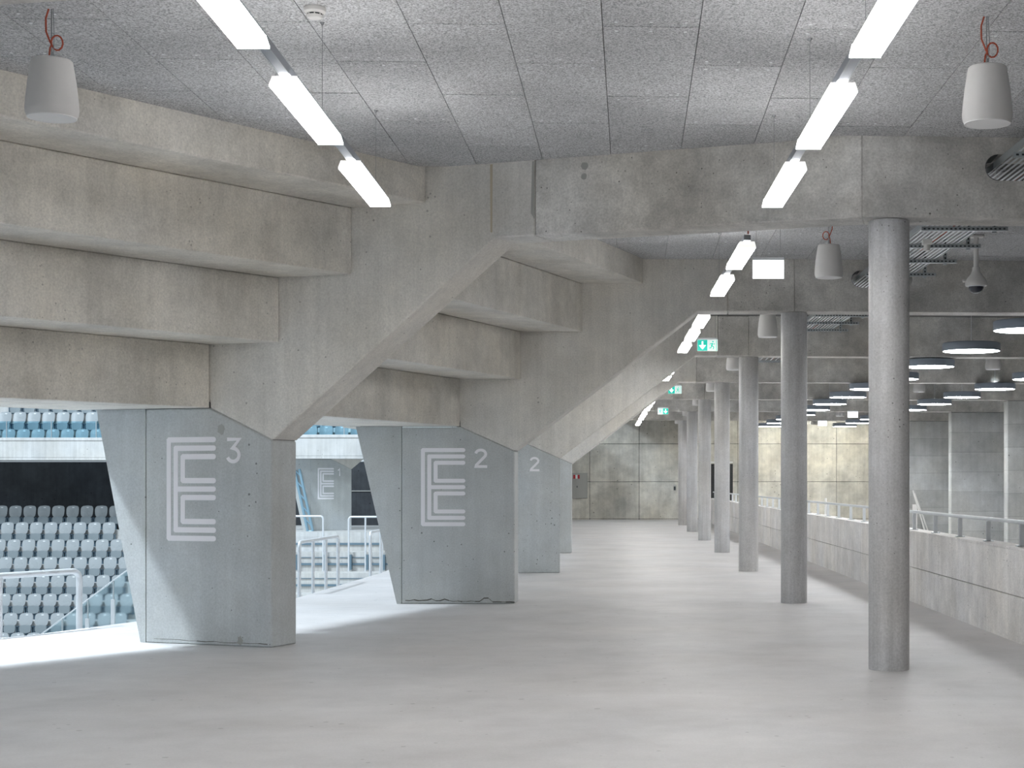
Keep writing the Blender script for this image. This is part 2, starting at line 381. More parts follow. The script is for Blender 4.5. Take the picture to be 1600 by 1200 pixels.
# ------------------------------------------------------------------ frames: pier, raker, beam
FN = ['frame nearest overhead behind the camera', 'nearest', 'second', 'third', 'fourth', 'fifth', 'sixth', 'farthest']
def emblem(f, num, parent, letter=True):
    t0, t1 = -.003, .0
    def shape(poly, nm='stroke'):
        m = MB(); a = []; b = []
        for p, z in poly:
            q = fp(f, p, t0); r = fp(f, p, t1 - .0005); a.append((q.x, q.y, z)); b.append((r.x, r.y, z))
        return m.prism(a, b)
    w_, x0, x1, zt, zb = .052, -1.20, -.63, 1.997, .995
    def cap(p, z):   # a rounded right end of a bar with centre line z
        return [(p + w_ / 2 * math.sin(a), z - w_ / 2 * math.cos(a)) for a in [math.pi * i / 6 for i in range(7)]]
    def bracket(xl, top, bot):
        r = .02
        return ([(xl, bot - w_ / 2 + r), (xl + r, bot - w_ / 2)] + cap(x1 - w_ / 2, bot) + [(xl + w_, bot + w_ / 2), (xl + w_, top - w_ / 2)]
                + cap(x1 - w_ / 2, top) + [(xl + r, top + w_ / 2), (xl, top + w_ / 2 - r)])
    hh = zt - zb; zc_ = (zt + zb) / 2
    c0t, c0b = zt - w_ / 2, zb + w_ / 2
    pitch = .0815
    em = thing_part = MB()
    outs = [bracket(x0, c0t, c0b), bracket(x0 + 2 * pitch, c0t - 2 * pitch, zc_ + pitch), bracket(x0 + 2 * pitch, zc_ - pitch, c0b + 2 * pitch)]
    xl = x0 + pitch; r = .015
    outs.append([(xl, c0b + pitch - w_ / 2 + r), (xl + r, c0b + pitch - w_ / 2)] + cap(x1 - w_ / 2, c0b + pitch) + [(xl + w_, c0b + pitch + w_ / 2), (xl + w_, zc_ - w_ / 2)]
                + cap(x1 - w_ / 2, zc_) + [(xl + w_, zc_ + w_ / 2), (xl + w_, c0t - pitch - w_ / 2)] + cap(x1 - w_ / 2, c0t - pitch) + [(xl + r, c0t - pitch + w_ / 2), (xl, c0t - pitch + w_ / 2 - r)])
    whole = MB()
    for pl in outs:
        s_ = shape(pl); whole.add(s_.v, s_.f)
    if letter:
        e_ = whole.build('painted_letter', 'paint_white', parent); e_['label'] = 'white triple line letter E'
    hh_ = .247; ww = .165; sw = .036
    arc = lambda cx_, cz_, rx, rz, a0, a1, n=14: [(cx_ + rx * math.cos(math.radians(a0 + (a1 - a0) * i / n)), cz_ + rz * math.sin(math.radians(a0 + (a1 - a0) * i / n))) for i in range(n + 1)]
    if num == '3':
        path = [(.012, hh_ - sw / 2), (ww - .016, hh_ - sw / 2), (.074, .146)] + arc(.080, .080, .067, .063, 78, -158, 18)
    elif num == '2':
        path = arc(.082, .178, .064, .052, 172, -32, 14) + [(.104, .116), (.026, .038), (.021, sw / 2), (ww, sw / 2)]
    else:
        path = [(.022, hh_ - .062), (.070, hh_ - .052), (.088, hh_ - .012), (.088, 0)]
    pts = [Vector(p) for p in path]; Lf = []; Rt = []
    for i, p in enumerate(pts):
        d0 = (p - pts[i - 1]).normalized() if i else None; d1 = (pts[i + 1] - p).normalized() if i < len(pts) - 1 else None
        if d0 is None: nn = Vector((-d1.y, d1.x))
        elif d1 is None: nn = Vector((-d0.y, d0.x))
        else:
            nn = Vector((-d0.y, d0.x)) + Vector((-d1.y, d1.x)); nn.normalize(); nn = nn / max(.55, nn.dot(Vector((-d0.y, d0.x))))
        Lf.append(p + nn * sw / 2); Rt.append(p - nn * sw / 2)
    nm_ = MB()
    for i in range(len(pts) - 1):
        q4 = [Lf[i], Lf[i + 1], Rt[i + 1], Rt[i]]
        s_ = shape([(-.515 + v.x, 1.742 + v.y) for v in q4]); nm_.add(s_.v, s_.f)
    no = nm_.build('painted_number', 'paint_white', parent); no['label'] = 'white painted number ' + num
def frame(f, label, beam=True, num=None, hole=False, letter=True):
    t = thing('concrete_frame', label, 'concrete frame', (fp(f, -.7, T / 2).x, fp(f, -.7, T / 2).y, 0))
    bv = .012
    face_prism(f, PIER_A).build('pier_panel', 'pier_c', t)
    face_prism(f, PIER_B).build('pier', 'pier_c', t, bevel=bv)
    face_prism(f, RAKER).build('raker', 'raker_c', t, bevel=bv)
    face_prism(f, [(-1.47, .01), (-.03, .01), (-.03, 1.94), (.1, 2.07), (-.6, 2.4), (P5 + .07, 2.4), (P5 + .05, Z4 - .02)], .025, T - .025).build('core', 'slab_c', t)  # inner block added so no light leaks through the panel seams
    if beam:
        a, b = fp(f, 2.74), fp(f, 2.74, T); K = f['K']
        bis = (f['n'] + NR).normalized(); Kb = K + bis * (T / max(.2, bis.dot(NR)))
        MB().plan([tuple(a), tuple(K), tuple(Kb), tuple(b)], ZB, ZC + .03).build('beam', 'beam_c', t, bevel=bv)
        R = Vector((col_x(f['df']), f['df'])) + ER * 11.4
        Rb = R + NR * T
        be = MB().plan([tuple(K), tuple(R), tuple(Rb), tuple(Kb)], ZB, ZC + .03).build('beam_extension', 'beam_c', t)
        if hole:
            d = f['df'] + .2; xl = 3.2 - .062 * d
            pl = [(xl + .03 + .11 * math.cos(a_) - .0, 4.17 + .11 * math.sin(a_)) for a_ in [math.pi * (.5 + i / 10) for i in range(11)]] + [(xl + .60 + .11 * math.cos(a_), 4.17 + .11 * math.sin(a_)) for a_ in [math.pi * (-.5 + i / 10) for i in range(11)]]
            c = MB().prism([(x, d - 1.2, z) for x, z in pl], [(x, d + 1.2, z) for x, z in pl]).build('cutter', 'beam_c')
            be.location = be.location; bool_cut(be, [c])
            # steel sleeve lining the opening
            lin = [(xl + .03 + .106 * math.cos(a_), 4.17 + .106 * math.sin(a_)) for a_ in [math.pi * (.5 + i / 10) for i in range(11)]]
            s_ = MB()
            for i in range(10):
                (x0, z0), (x1, z1) = lin[i], lin[i + 1]
                s_.prism([(x0, d - .16, z0), (x1, d - .16, z1), (x1, d + .2, z1), (x0, d + .2, z0)], [(x0 - .004, d - .16, z0), (x1 - .004, d - .16, z1), (x1 - .004, d + .2, z1), (x0 - .004, d + .2, z0)])
            s_.build('opening_sleeve', 'dark_slot', t)
        # jamb of the portal at the right-hand wall
        J = Vector((col_x(f['df']), f['df'])) + ER * 8.13
        Jb = J + NR * T
        MB().plan([tuple(J), tuple(R), tuple(Rb), tuple(Jb)], -.6, ZB - .004).build('jamb_wall', 'fin_c', t, bevel=.02)
    if num: emblem(f, num, t, letter)
    return t
def face_mark(t, f, poly, mat, name, th=.0012):
    face_prism(f, poly, -th, .0).build(name, mat, t)
def blob(p, z, rp, rz, n=14, rnd=.25): return [(p + rp * math.cos(2 * math.pi * i / n) * (1 + random.uniform(-rnd, rnd)), z + rz * math.sin(2 * math.pi * i / n) * (1 + random.uniform(-rnd, rnd))) for i in range(n)]
def crack(t, f, pts, wd=.005):
    m = MB()
    for i in range(len(pts) - 1):
        (p0, z0), (p1, z1) = pts[i], pts[i + 1]; w0 = wd * random.uniform(.5, 1.4)
        q = face_prism(f, [(p0, z0 - w0), (p1, z1 - w0), (p1, z1 + w0), (p0, z0 + w0)], -.0010, .0); m.add(q.v, q.f)
    m.build('crack', 'crack', t)
frame(FR[0], 'concrete frame standing out of view before the nearest bay')
t_ = frame(FR[1], 'nearest large concrete frame with painted letter E and number 3', num='3', hole=True)
crack(t_, FR[1], [(-1.35 + .1 * i, .035 + random.uniform(-.006, .008)) for i in range(14)], .003)
face_mark(t_, FR[1], blob(-.36, .055, .03, .045), 'stain', 'stain')
face_mark(t_, FR[1], blob(-.575, 2.07, .035, .055), 'stain', 'stain')
face_mark(t_, FR[1], [(2.30, 3.80), (2.318, 3.80), (2.322, 4.41), (2.296, 4.41)], 'stain_tan', 'stain')
face_mark(t_, FR[1], [(2.70, 3.95), (2.733, 3.90), (2.733, 4.41), (2.712, 4.41)], 'stain', 'stain')
for p_, z_, r_ in ((3.22, 4.335, .034), (3.215, 4.243, .028)): face_mark(t_, FR[1], blob(p_, z_, r_, r_, rnd=.12), 'stain', 'stain')
t_ = frame(FR[2], 'second concrete frame with painted letter E and number 2, fully seen', num='2', hole=True)
crack(t_, FR[2], [(-1.40 + .056 * i, .05 - .0012 * i + (.04 if i in (18, 19) else 0) + (.02 if i in (6, 9) else 0) + random.uniform(-.008, .008)) for i in range(26)], .0055)
frame(FR[3], 'third concrete frame showing only a painted number 2 beside the second pier', num='2', letter=False)
frame(FR[4], 'fourth concrete frame, narrow pier edge seen behind the third frame')
frame(FR[5], 'fifth concrete frame, beam seen beyond the green exit sign')
frame(FR[6], 'sixth concrete frame with low beam deep in the concourse')
frame(FR[7], 'farthest concrete frame with beam close to the back wall')
FE = dict(O=Vector((-11.53, 51.7)), e=Vector((.755, .656)).normalized()); FE['n'] = Vector((-FE['e'].y, FE['e'].x))
frame(FE, 'distant concrete frame across the arena with painted letter E and number 1', beam=False, num='1')

# ------------------------------------------------------------------ stepped seating tiers spanning between the frames
def tier(fa, fb, label, split=None):
    a0 = fp(fa, -.7, T); t = thing('seating_tier', label, 'seating tier', (a0.x, a0.y, Z4))
    g = .006
    units = [
        [(P1, Z1), (P2 + g, Z1), (P2 + g, Z1 + .14), (P1 - .15, Z1 + .14), (P1 - .15, ZC + .2), (P1, ZC + .2)],
        [(P2, Z2), (P3 + g, Z2), (P3 + g, Z2 + .14), (P2 - .15, Z2 + .14), (P2 - .15, Z1 + .142), (P2 - .012, Z1 + .142), (P2 - .012, Z1), (P2, Z1)],
        [(P3, Z3), (P4 + g, Z3), (P4 + g, Z3 + .14), (P3 - .15, Z3 + .14), (P3 - .15, Z2 + .142), (P3 - .012, Z2 + .142), (P3 - .012, Z2), (P3, Z2)],
        [(P4, Z4), (-2.30, Z4), (-2.30, 3.05), (-2.16, 3.05), (-2.16, Z4 + .15), (P4 - .15, Z4 + .15), (P4 - .15, Z3 + .142), (P4 - .012, Z3 + .142), (P4 - .012, Z3), (P4, Z3)],
    ]
    for p, z in ((P2, Z1), (P3, Z2), (P4, Z3)):      # added strips that keep sky light out of the slab joints
        A = []; B = []
        for q, zz in ((p + .08, z + .1425), (p - .15, z + .1425), (p - .15, z + .17), (p + .08, z + .17)):
            a_ = fp(fa, q, T); b_ = fp(fb, q, 0); A.append((a_.x, a_.y, zz)); B.append((b_.x, b_.y, zz))
        MB().prism(A, B).build('light_seal', 'slab_c', t)
    for f_, t0, t1 in ((fa, T + .001, T + .0065), (fb, -.0065, -.001)):  # thin dark fillers added against light leaking in at the frames
        for u in units:
            c0 = sum(p for p, z in u) / len(u)
            pr = [(p - .02 if i in (0, len(u) - 1) else p, z + (.02 if i in (0, 1) else 0)) for i, (p, z) in enumerate(u)]
            face_prism(f_, pr, t0, t1).build('light_seal', 'slab_c', t)
    for i, u in enumerate(units):
        cuts = [0, 1]
        if split and i == 1: cuts = [0, split, 1]
        for c in range(len(cuts) - 1):
            A = []; B = []
            for p, z in u:
                s = fp(fa, p, T + .007); e = fp(fb, p, -.007); d = e - s; dn = d.normalized() * .004
                q = s + d * cuts[c] + (dn if c else Vector((0, 0))); r = s + d * cuts[c + 1] - (dn if c < len(cuts) - 2 else Vector((0, 0)))
                A.append((q.x, q.y, z)); B.append((r.x, r.y, z))
            MB().prism(A, B).build('tier_slab', 'tier_c', t, bevel=.012)
TL = ['stepped concrete seating tier overhead at the left, in the nearest bay', 'stepped concrete seating tier between the frames marked 3 and 2',
      'stepped concrete tier behind the second frame, mostly hidden', 'stepped concrete tier behind the third frame, mostly hidden',
      'stepped concrete tier behind the fourth frame, mostly hidden', 'stepped concrete tier behind the fifth frame, mostly hidden', 'stepped concrete tier behind the sixth frame, mostly hidden']
for k in range(7): tier(FR[k], FR[k + 1], TL[k], split=.44 if k == 0 else None)

# ------------------------------------------------------------------ round columns
CL = ['nearest large round concrete column at the right', 'second nearest round concrete column', 'third nearest round concrete column', 'fourth nearest round concrete column',
      'fifth nearest round concrete column', 'sixth nearest round concrete column', 'farthest visible round concrete column']
for k in range(1, 8):
    d = FR[k]['df'] + .19; x = col_x(FR[k]['df'])
    m = MB().lathe([(.168, 0), (.17, .006), (.17, ZB - .012), (.166, ZB - .004)], (x, d, 0), 56)
    tag(m.build('round_column', 'column_c', None, smooth=True, origin=(x, d, 0)), CL[k - 1], 'column', 'round columns in a row')

# ------------------------------------------------------------------ parapet with handrail on top
pw = thing('parapet_wall', 'low pale concrete parapet wall along the right side of the concourse', 'parapet', (par_x(20), 20, 0))
def pseg(m, d0, d1, o0, o1, z0, z1):
    m.plan([(par_x(d0) + o0, d0), (par_x(d0) + o1, d0), (par_x(d1) + o1, d1), (par_x(d1) + o0, d1)], z0, z1); return m
pseg(MB(), -22, 61, .024, .24, -.6, .90).build('core', 'slab_c', pw)
d = -5.9 + .0
joints = [-22 + .03]
x_ = 15.9 - 2.28 * 16
while x_ < 61: joints.append(x_); x_ += 2.28
joints = sorted(j for j in joints if -22 < j < 60.9) + [61]
for i in range(len(joints) - 1):
    pseg(MB(), joints[i] + .003, joints[i + 1] - .003, 0, .022, .0, .447).build('wall_panel', 'parapet_c', pw)
    pseg(MB(), joints[i] + .003, joints[i + 1] - .003, random.uniform(0, .004), .022, .456, .9).build('wall_panel', 'parapet_c', pw)
    pseg(MB(), joints[i] + .0015, joints[i + 1] - .0015, -.002, .25, .902, .925).build('coping', 'parapet_c', pw)
rl = thing('guard_rail', 'galvanised steel handrail on short posts along the top of the parapet', 'handrail', (par_x(20) + .125, 20, .925))
MB().tube([(par_x(d) + .125, d, 1.165) for d in (4, 20, 40, 60.5)], .021, 10).build('handrail', 'galv_light', rl, smooth=True)
d = 15.87 - 1.37 * 7
while d < 60.5:
    x = par_x(d) + .125
    m = MB()
    for s in (-.022, .022): m.box(x - .022, x + .022, d + s - .005, d + s + .005, .935, 1.146)
    po = m.build('post', 'galv_light', rl)
    MB().box(x - .05, x + .05, d - .055, d + .055, .925, .935).build('base_plate', 'galv', po)
    d += 1.37

# ------------------------------------------------------------------ linear lights in two rows
def row_r(d): return 1.33 - .066 * d
def row_l(d): return -1.73 - .067 * d
ZL = 3.722
def linear_light(fx, d0, label, group):
    d1 = d0 + 1.5; xm = fx((d0 + d1) / 2)
    t = thing('linear_light', label, 'light', (xm, (d0 + d1) / 2, ZL), group)
    tx = (fx(d1) - fx(d0)) / (d1 - d0)
    def ring(d, wd, z):
        x = fx(d); return [(x - wd, d, z), (x + wd, d, z)]
    sec = [(.080, ZL), (.080, ZL + .008), (.036, ZL + .062)]
    # prismatic lens, ends sloping inward
    A = []; B = []
    for (wd, z), ins in zip([(.078, ZL), (.078, ZL + .008), (.066, ZL + .060)], (0, 0, .022)):
        A.append(ring(d0 + ins, wd, z)); B.append(ring(d1 - ins, wd, z))
    def loop(S): return [S[0][0], S[0][1], S[1][1], S[2][1], S[2][0], S[1][0]]
    MB().prism([A[0][0], A[0][1], A[1][1], A[1][0]], [B[0][0], B[0][1], B[1][1], B[1][0]]).build('lens', 'lens_linear', t)
    MB().prism([A[1][0], A[1][1], A[2][1], A[2][0]], [B[1][0], B[1][1], B[2][1], B[2][0]]).build('reflector', 'lens_side', t)
    for dd, sg in ((d0, -1), (d1, 1)):                    # end caps closing the trapezoid
        pr = [(-.082, 0, -.002), (.082, 0, -.002), (.082, 0, .010), (.069, -.022, .062), (-.069, -.022, .062), (-.082, 0, .010)]
        x = fx(dd)
        MB().prism([(x + a_, dd + sg * (.0015 + b_), ZL + c_) for a_, b_, c_ in pr], [(x + a_, dd + sg * (.007 + b_), ZL + c_) for a_, b_, c_ in pr]).build('end_cap', 'lens_frame', t)
    for dd in (d0 + .07, d1 - .07):
        x = fx(dd); MB().box(x - .012, x + .012, dd - .012, dd + .012, ZL + .062, ZL + .068).build('clip', 'rail_alu', t)
    return t
def light_rail(fx, d0, d1, wires, label, group):
    t = thing('lighting_rail', label, 'lighting rail', (fx((d0 + d1) / 2), (d0 + d1) / 2, ZL + .068), group)
    MB().obox((fx(d0), d0), (fx(d1), d1), .062, ZL + .070, ZL + .118).build('channel', 'rail_alu', t)
    for s in (-.027, .027):
        MB().obox((fx(d0) + s, d0), (fx(d1) + s, d1), .006, ZL + .0685, ZL + .0705).build('lip', 'galv', t)
    for wd in wires:
        x = fx(wd)
        MB().tube([(x, wd, ZL + .118), (x, wd, ZC - .02)], .0016, 5).build('suspension_wire', 'wire', t)
        MB().lathe([(.006, 0), (.010, .012), (.016, .02)], (x, wd, ZC - .021), 10).build('ceiling_cup', 'wire', t)
BAYS_R = [(0, [-15.8, -13.6, -11.4, -9.2, -7, -4.8, -2.6, -.4, 1.8, 4.0]), (1, [6.62, 8.86, 11.06]), (2, [14.75, 17.1]), (3, [20.97, 23.1, 25.3]), (4, [28.4, 30.6, 32.8]), (5, [35.9, 38.1, 40.1]), (6, [43.0, 45.2, 47.3]), (7, [50.4, 52.6, 54.8]), (8, [57.95, 60.15])]
cnt = 0
for b, ds in BAYS_R:
    for j, d in enumerate(ds):
        if b == 0: lb = 'linear light of the right row behind the camera, ' + ORD[j]
        else:
            lb = ORD[cnt] + ' nearest linear light of the right row' if cnt < 16 else 'distant linear light of the right row by the back wall, ' + ORD[cnt - 16]; cnt += 1
        linear_light(row_r, d, lb, 'right row of linear lights')
    nmb = ['behind the camera', 'before the nearest beam', 'behind the nearest beam', 'behind the second beam', 'behind the third beam', 'behind the fourth beam', 'behind the fifth beam', 'behind the sixth beam', 'before the back wall'][b]
    wires = [10.28, 12.44, 8.1] if b == 1 else [ds[0] + .3, ds[-1] + 1.2]
    light_rail(row_r, ds[0] - .02, ds[-1] + 1.52, wires, 'grey metal lighting rail of the right row ' + nmb, 'right lighting rails')
for j, d in enumerate([11.02, 8.72, 6.45]):
    linear_light(row_l, d, ['left row linear light ending nearest the concrete frame marked 3', 'middle linear light of the left row', 'left row linear light cut by the top of the picture'][j], 'left row of linear lights')
light_rail(row_l, 6.4, 12.56, [9.92, 12.27, 7.6], 'grey metal lighting rail carrying the left row of lights', 'left lighting rails')
for j, d in enumerate([-15.8, -13.6, -11.4, -9.2, -7, -4.8, -2.6, -.4, 1.8, 4.0]):
    linear_light(row_l, d, 'linear light of the left row behind the camera, ' + ORD[j], 'left row of linear lights')
light_rail(row_l, -15.82, 5.52, [-15, -10, -5, 0, 5], 'grey metal lighting rail of the left row behind the camera', 'left lighting rails')
# orange feed cable dropping on to the first light behind the nearest beam
m = MB().tube([(row_r(14.62), 14.62, ZC), (row_r(14.62) - .005, 14.63, 4.1), (row_r(14.64), 14.66, ZL + .115)], .008, 6)
tag(m.build('feed_cable', 'cable_red', None, origin=(row_r(14.62), 14.62, ZL + .115)), 'orange cable dropping to the right light row behind the nearest beam', 'cable')

# ------------------------------------------------------------------ hanging loudspeakers
SP_BODY = MB().lathe([(.085, .345), (.108, .350), (.118, .342), (.138, .22), (.151, .10), (.1545, .05), (.150, .022), (.142, .006), (.138, .0)], n=40).mesh('shell', smooth=True); SP_BODY.materials.append(MATS['speaker_shell'])
SP_RIM = MB().lathe([(.1385, .004), (.143, .003), (.141, -.003), (.132, -.003), (.128, .0), (.132, .004)], n=40, caps=False).mesh('rim', smooth=True); SP_RIM.materials.append(MATS['grille'])
SP_GR = MB().lathe([(.131, -.001), (.09, -.0025), (.03, -.003)], n=40).mesh('grille', smooth=True); SP_GR.materials.append(MATS['grille'])
SP_HK = MB().tube([(0, 0, .345), (0, 0, .40)], .006, 6).tube([(-.004, 0, .40), (-.004, .0, 4.417 - 3.76)], .0035, 5).tube([(.008, 0, .36), (.012, 0, .50), (.006, 0, 4.417 - 3.76)], .0025, 5).mesh('hanging_wire'); SP_HK.materials.append(MATS['wire'])
def cable_pts(m):
    pts = [(-.02, 0, .657), (-.038, 0, .60), (-.036, 0, .52), (-.012, 0, .46)]
    for i in range(13):
        a = math.radians(200 + 360 * i / 12); pts.append((.034 + .034 * math.cos(a) - .003, 0.006 * math.sin(a / 2), .452 + .038 * math.sin(a) * 1.15))
    pts += [(-.012, 0, .42), (-.016, 0, .38), (-.018, 0, .345)]
    return [(x * m, y, z) for x, y, z in pts]
SP_CB = {s: MB().tube(cable_pts(s), .0055, 6).mesh('cable', smooth=True) for s in (1, -1)}
for c in SP_CB.values(): c.materials.append(MATS['cable_red'])
def speaker(x, d, z, label, side=1, cable=True):
    t = thing('hanging_speaker', label, 'speaker', (x, d, z), 'hanging loudspeakers')
    inst('shell', SP_BODY, t); inst('rim', SP_RIM, t); inst('grille', SP_GR, t)
    if cable:
        inst('hanging_wire', SP_HK, t); inst('cable', SP_CB[side], t)
speaker(-3.955, 9.64, 3.76, 'white hanging loudspeaker at upper left under the ceiling')
speaker(1.708, 9.80, 3.76, 'large white hanging loudspeaker at upper right')
for i, d in enumerate([17.2, 24.3, 31.5, 38.9, 46.2, 53.5, 60.8]):
    speaker(2.25 - .0556 * d, d, 3.76, 'white hanging loudspeaker of the column row, ' + ORD[i] + ' behind the nearest beam', -1)
for i, d in enumerate([31.9, 40.0, 47.5, 55.0, 62.8]):
    speaker(7.25 - .0495 * d, d, 3.80, 'white hanging loudspeaker over the stairwell, ' + ORD[i] + ' nearest')

# ------------------------------------------------------------------ round disc lamps over the lower space
R_ = .45
DK_B = MB().lathe([(.02, .135), (R_ - .02, .132), (R_ - .004, .122), (R_, .11), (R_, .004), (R_ - .012, .0), (R_ - .016, .012)], n=56, caps=False).mesh('housing', smooth=True); DK_B.materials.append(MATS['lamp_ring'])
DK_L = MB().lathe([(R_ - .014, .012), (R_ - .014, .002), (.05, .001)], n=56).mesh('diffuser', smooth=True); DK_L.materials.append(MATS['lens_disc'])
for row in (0, 1):
    for i in range(12):
        d = 21.6 + 3.455 * i
        if row and i < 2: continue
        z = 3.605
        x = 5.43 - .0525 * d + 2.77 * row
        t = thing('disc_lamp', ('round pendant disc lamp, ' + ORD[i - 2 * row] + ' nearest in the ' + ('right' if row else 'left') + ' row over the stairwell'), 'lamp', (x, d, z), 'round pendant disc lamps')
        inst('housing', DK_B, t); inst('diffuser', DK_L, t)
        zt = ZC + .03 - z
        for kk in range(len(FR)):           # hang from the beam where one passes overhead
            by = FR[kk]['df'] + .0552 * (x - col_x(FR[kk]['df']))
            if by - .02 < d < by + T + .02: zt = ZB - z
        MB().tube([(0, 0, .13), (0, 0, zt)], .005, 6).build('pendant_rod', 'galv_light', t, local=True)

# ------------------------------------------------------------------ cable trays under the ceiling right of the columns
def tray_x(d): return 3.2 - .062 * d
def tray(d0, d1, sup, label, detail=True):
    zt = 4.165
    t = thing('cable_tray', label, 'cable tray', (tray_x((d0 + d1) / 2), (d0 + d1) / 2, zt), 'cable trays')
    for o in (0, .62):
        MB().obox((tray_x(d0) + o, d0), (tray_x(d1) + o, d1), .006, zt, zt + .06).build('side_rail', 'galv', t)
    nb = 12 if detail else 6
    for i in range(nb):
        o = .03 + .56 * i / (nb - 1)
        MB().obox((tray_x(d0) + o, d0), (tray_x(d1) + o, d1), .020, zt, zt + .004).build('tray_bar', 'galv_light', t)
    for s in sup:
        x0, x1 = tray_x(s) - .02, tray_x(s) + .86
        su = MB().box(x0, x1, s - .02, s + .02, zt - .045, zt - .003).build('support_rail', 'galv', t)
        if detail:
            m = MB(); k = x0 + .02
            while k < x1 - .03: m.box(k, k + .022, s - .0212, s - .0195, zt - .032, zt - .018); k += .045
            so = m.build('slot', 'dark_slot', su); so['kind'] = 'stuff'
        xh = tray_x(s) + .73
        hg = MB().box(xh - .02, xh + .02, s + .0205, s + .06, zt - .06, ZC - .001).build('hanger', 'galv', t)
        if detail:
            m = MB(); k = zt - .04
            while k < ZC - .03: m.box(xh - .008, xh + .008, s + .0195, s + .0202, k, k + .022); k += .045
            so = m.build('slot', 'dark_slot', hg); so['kind'] = 'stuff'
    MB().tube([(tray_x(d0) + .4, d0 + .2, zt + .02), (tray_x((d0 + d1) / 2) + .36, (d0 + d1) / 2, zt + .02), (tray_x(d1) + .42, d1 - .1, zt + .02)], .012, 6).build('cable', 'dark_slot', t)
    MB().tube([(tray_x(d0) + .30, d0 + .2, zt + .018), (tray_x((d0 + d1) / 2) + .33, (d0 + d1) / 2, zt + .018), (tray_x(d1) + .28, d1 - .1, zt + .018)], .007, 6).build('cable', 'cable_red', t)
tray(6.6, 13.30, [7.8, 9.0, 10.2, 11.4, 12.6], 'galvanised cable tray entering the nearest beam at the right edge')
tray(13.32, 20.70, [15.1, 16.3, 17.5, 18.7, 19.9], 'galvanised cable tray on slotted hangers behind the nearest column')
tray(20.72, 27.8, [22.4, 23.6, 24.8, 26.0, 27.2], 'galvanised cable tray behind the second beam beside the second column')
for k, d in ((4, 28.3), (5, 35.6), (6, 42.9), (7, 50.2)):
    tray(d, d + 6.7, [d + 1.2, d + 3.6, d + 6.0], 'galvanised cable tray behind the ' + ORD[k - 2] + ' beam, mostly hidden', False)

# ------------------------------------------------------------------ small fittings under the ceiling
def detector(x, d, z, label, sc=1.0):
    t = thing('smoke_detector', label, 'smoke detector', (x, d, z))
    MB().lathe([(.052 * sc, 0), (.055 * sc, -.004), (.054 * sc, -.022 * sc), (.046 * sc, -.030 * sc), (.040 * sc, -.032 * sc)], (x, d, z), 28).build('base', 'white_plastic', t, smooth=True)
    MB().lathe([(.036 * sc, -.032 * sc), (.036 * sc, -.040 * sc)], (x, d, z), 28).build('vent_slot', 'dark_slot', t, smooth=True)
    MB().lathe([(.040 * sc, -.040 * sc), (.036 * sc, -.052 * sc), (.030 * sc, -.056 * sc)], (x, d, z), 28).build('sensing_head', 'white_plastic', t, smooth=True)
    for k in range(8):
        a = k * math.pi / 4 + .2
        MB().box(x + .0385 * sc * math.cos(a) - .003, x + .0385 * sc * math.cos(a) + .003, d + .0385 * sc * math.sin(a) - .003, d + .0385 * sc * math.sin(a) + .003, z - .041 * sc, z - .031 * sc).build('rib', 'white_plastic', t)
detector((492 - CX) * .003845, 9.61, ZC, 'round white smoke detector on the ceiling near the left lights', 1.2)
# small white sensor box hung beside the cable tray
t = thing('motion_sensor', 'small white sensor hanging under the cable tray by the nearest column', 'sensor', (2.30, 16.85, 4.0))
MB().box(2.25, 2.35, 16.8, 16.9, 4.06, 4.118).build('box', 'white_plastic', t, bevel=.006)
MB().lathe([(.03, 0), (.036, .012), (.036, .05), (.04, .06)], (2.30, 16.85, 4.0), 20).build('sensor_head', 'white_plastic', t, smooth=True)
# dome camera
cxm, cdm = 3.095, 18.5
t = thing('dome_camera', 'white pendant dome camera hanging from the ceiling at the right', 'camera', (cxm, cdm, 3.74))
MB().box(cxm - .085, cxm + .085, cdm - .06, cdm + .06, ZC - .03, ZC).build('ceiling_plate', 'white_plastic', t, bevel=.008)
MB().tube([(cxm, cdm, ZC - .03), (cxm, cdm, 4.05)], .030, 16).build('pipe', 'white_plastic', t, smooth=True)
MB().lathe([(.028, 4.05), (.044, 4.045), (.046, 4.00), (.054, 3.985), (.060, 3.97), (.105, 3.915), (.124, 3.875), (.128, 3.84), (.122, 3.828), (.09, 3.825)], (cxm, cdm, 0), 32).build('housing', 'white_plastic', t, smooth=True)
MB().lathe([(.088, 3.826), (.086, 3.80), (.074, 3.77), (.048, 3.748), (.01, 3.741)], (cxm, cdm, 0), 32).build('dome', 'dome_glass', t, smooth=True)
MB().lathe([(.098, 3.829), (.094, 3.818), (.089, 3.820)], (cxm, cdm, 0), 32, caps=False).build('trim_ring', 'galv_light', t, smooth=True)
MB().tube([(cxm - .12, cdm, 3.885), (cxm - .155, cdm, 3.885)], .016, 12).build('cable_gland', 'white_plastic', t, smooth=True)

